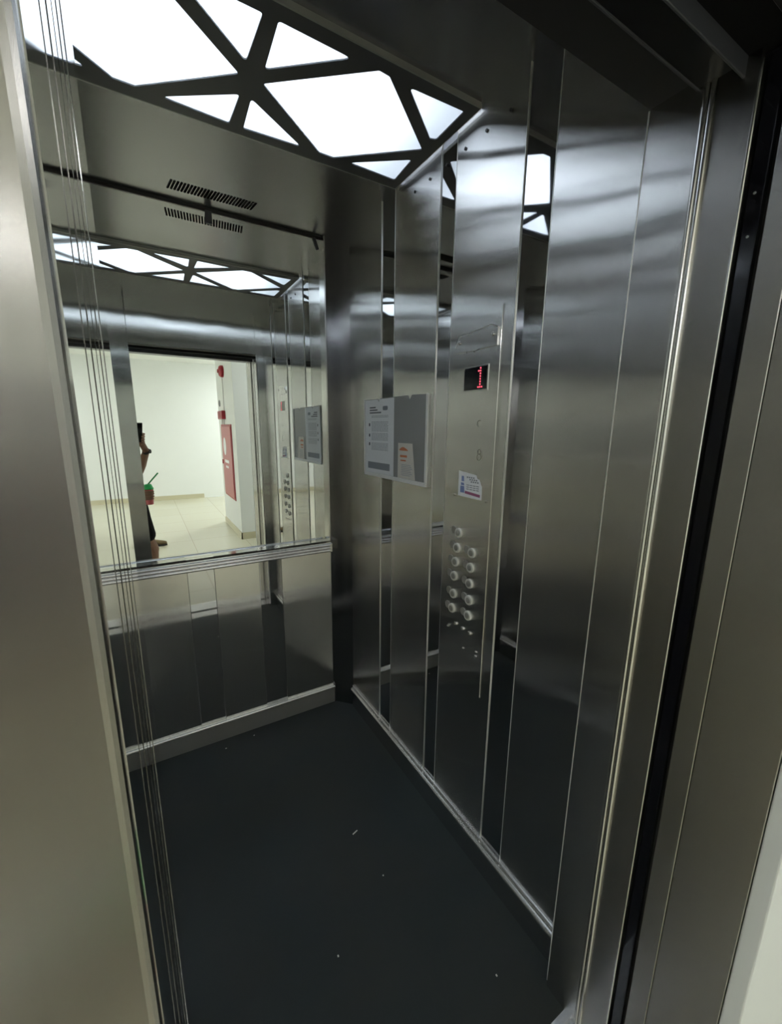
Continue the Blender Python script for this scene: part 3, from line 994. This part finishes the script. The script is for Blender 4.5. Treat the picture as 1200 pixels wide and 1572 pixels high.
# fingers of the right hand (wrap the phone's right edge), thumb on the near face
for k in range(4):
    u = -.060 - k * .021
    ln = (.9, 1.0, .95, .78)[k]
    a0 = palm + CU * (.030 - k * .019) + CR * .010
    a1 = cs(.031, u, .024); a2 = cs(.0345, u + .002, .008); a3 = cs(.024 - .006 * ln, u + .003, .0005)
    ch.append([(a0, .0105), (a1, .0088), (a2, .0080), (a3, .0068)])
ch.append([(palm + CR * -.016 + CU * -.010, .013), (cs(-.022, -.085, .026), .0100), (cs(-.030, -.062, .022), .0085)])
ch.append([(palm + CU * .030, .020), (palm - CU * .030, .021)])
ch.append([(palm + CU * .024 + CR * -.018, .015), (palm - CU * .028 + CR * -.014, .017)])
# left hand closed round the cup
cup_c = V((.008, -.118, .0))
lp = V((-.048, -.128, .880))
ch.append([(lW, .0235), (lp, .020)])
ch.append([(lp + V((0, 0, .026)), .014), (lp + V((0, 0, -.030)), .015)])
for k in range(4):
    z = .902 - k * .0195
    for_pts = []
    base = lp + V((.004, .006, .022 - k * .0175))
    for t, r in ((2.55, .0100), (1.95, .0088), (1.30, .0080), (.75 + .12 * (k == 3), .0070)):
        for_pts.append((V((cup_c.x + .0445 * math.cos(t), cup_c.y + .0445 * math.sin(t), z)), r))
    ch.append([(base, .011)] + for_pts)
ch.append([(lp + V((.006, -.010, .010)), .012), (V((cup_c.x + .046 * math.cos(-2.5), cup_c.y + .046 * math.sin(-2.5), .905)), .0098),
           (V((cup_c.x + .045 * math.cos(-1.7), cup_c.y + .045 * math.sin(-1.7), .915)), .0082)])
capsules(ch, .0042, 'body', 'skin', pr, 5, ex)
# face
for s in (-1, 1):
    c = head + side * s * .030 + look * .0745 + V((0, 0, .004))
    e_ = MB(); bmesh.ops.create_icosphere(e_.bm, subdivisions=2, radius=.0115, matrix=Matrix.Translation(c))
    e1 = e_.build('eye', 'eye_white', pr, smooth=True)
    e_ = MB(); bmesh.ops.create_icosphere(e_.bm, subdivisions=2, radius=.0058, matrix=Matrix.Translation(c + look * .0066))
    e_.build('iris', 'eye_dark', e1, smooth=True)
capsules([[(head + look * .082 + side * -.022 + V((0, 0, -.054)), .0045), (head + look * .0885 + V((0, 0, -.053)), .0065), (head + look * .082 + side * .022 + V((0, 0, -.054)), .0045)]], .0022, 'mouth', 'lip', pr, 2)
# hair: dark, shoulder length
hx = [(head + look * -.012 + V((0, 0, .020)), (.082, .096, .094), rotm)]
hch = []
for k in range(15):
    t = math.radians(-115 + k * 230 / 14)
    dvec = (-look * math.cos(t) + side * math.sin(t))
    hch.append([(head + dvec * .070 + V((0, 0, .03)), .024), (head + dvec * .083 + V((0, 0, -.06)), .020), (head + dvec * .090 + V((0, 0, -.15)), .014)])
hair = capsules(hch, .005, 'hair', 'hair', pr, 3, hx)
bm = bmesh.new(); bm.from_mesh(hair.data)          # open the face
kill = [v for v in bm.verts if (Vector(v.co) - head).dot(look) > .036 and (v.co.z - head.z) < .058]
bmesh.ops.delete(bm, geom=kill, context='VERTS'); bm.to_mesh(hair.data); bm.free()

# clothes
tch = [[(pelvis + rt * .055 + V((0, 0, .03)), .104), (waist + rt * .036, .096), (chest + rt * .058, .101), (neck + rt * .07 + V((0, 0, -.085)), .078)],
       [(pelvis - rt * .055 + V((0, 0, .03)), .104), (waist - rt * .036, .096), (chest - rt * .058, .101), (neck - rt * .07 + V((0, 0, -.085)), .078)],
       [(neck + V((0, 0, -.075)), .066), (rS, .060), (rS.lerp(rE, .5), .056)], [(neck + V((0, 0, -.075)), .066), (lS, .060), (lS.lerp(lE, .5), .056)]]
capsules(tch, .006, 'shirt', 'top_cloth', pr, 4)
sch = []
for Hh, Kk in ((rH, rK), (lH, lK)):
    sch.append([(Hh + V((0, 0, .04)), .102), (Hh.lerp(Kk, .5), .090), (Hh.lerp(Kk, .93), .080)])
sch.append([(pelvis + rt * .05, .107), (pelvis - rt * .05, .107)])
capsules(sch, .006, 'shorts', 'shorts_cloth', pr, 4)
# sandals
for A in (rA, lA):
    b0 = V((A.x, A.y, 0)); sd = V((toe.y, -toe.x, 0))
    outl = [(-.075, -.030), (-.07, .030), (.03, .040), (.13, .046), (.175, .022), (.178, -.012), (.13, -.038), (.03, -.034)]
    sb = MB().prism(outl, -.001, .013, lambda u, v, d: b0 + toe * u + sd * v + V((0, 0, d + .001))).build('sandal', 'sandal', pr)
    mbs = MB()
    for t0 in (.075,):
        pts_ = [b0 + toe * t0 + sd * (.042 * math.cos(a)) + V((0, 0, .012 + .045 * math.sin(a))) for a in [i * math.pi / 10 for i in range(11)]]
        for p, q in zip(pts_, pts_[1:]): mbs.cyl(p, q, .006, n=8)
    mbs.build('strap', 'sandal', sb)

# watch on the right wrist
wd = (palm - rW).normalized()
wt = thing('wristwatch', rW, 'dark wristwatch on the right wrist of the person', 'wristwatch')
MB().lathe(rW - wd * .010, wd, [(0, .0262), (.002, .0285), (.018, .0285), (.020, .0262)], 24).build('watch_band', 'watch', wt, smooth=True)
MB().lathe(rW + CR * .024, CR, [(0, .017), (.008, .017), (.010, .014), (.010, 0)], 20).build('watch_case', 'watch', wt, smooth=True)

# phone: lens plate just behind the lens of the picture
ph = thing('phone', cs(-.012, -.05, .012), 'dark phone held upright in the right hand of the person', 'phone')
pm = Matrix(((CR.x, CU.x, -CF.x, CO.x), (CR.y, CU.y, -CF.y, CO.y), (CR.z, CU.z, -CF.z, CO.z), (0, 0, 0, 1)))
MB().box(-.050, .0215, -.122, .026, .0062, .0140, .0025, mtx=pm, seg=2).build('phone_case', 'phone_back', ph)
MB().box(-.018, .017, -.012, .021, .0050, .0066, .001, mtx=pm).build('camera_plate', 'gloss_black', ph)
MB().box(-.047, .0185, -.119, .023, .0138, .0144, mtx=pm).build('screen', 'gloss_black', ph)
mb = MB()
for (a, b_) in ((-.009, .0), (-.009, .013)):
    p = pm @ V((a, b_ - .006, .0052)); q = pm @ V((a, b_ - .006, .0042)); mb.cyl(p, q, .0045, n=14)
mb.build('lens', 'gloss_black', ph)

# cup
cu = thing('drink_cup', (cup_c.x, cup_c.y, .79), 'pink drink cup with green lid and straw in the left hand of the person', 'cup')
MB().lathe((cup_c.x, cup_c.y, .795), (0, 0, 1), [(0, 0), (0, .026), (.125, .0355), (.125, 0)], 28).build('cup_body', 'cup_pink', cu, smooth=True)
MB().lathe((cup_c.x, cup_c.y, .917), (0, 0, 1), [(0, .037), (.010, .038), (.014, .034), (.038, .025), (.042, .012), (.042, 0)], 28).build('lid', 'cup_green', cu, smooth=True)
mb = MB()
mb.cyl((cup_c.x, cup_c.y, .955), (cup_c.x + .078, cup_c.y + .005, 1.045), .0055, n=12)
mb.build('straw', 'straw_green', cu)

# shoe left on the landing
sh = thing('shoe', (.06, -1.87, 0), 'brown shoe on the cream tiles of the landing, seen in the mirror', 'shoe')
so = MB().prism([(-.10, -.035), (-.10, .035), (.02, .04), (.09, .045), (.13, .02), (.13, -.02), (.09, -.04), (.02, -.035)], 0, .018, lambda u, v, d: (.03 + u * .9, -1.87 + v, d)).build('sole', 'rubber', sh)
capsules([[(V((-.03, -1.87, .045)), .032), (V((.03, -1.87, .045)), .036), (V((.10, -1.87, .033)), .028), (V((.125, -1.87, .030)), .022)]], .005, 'upper', 'sandal', sh, 3)
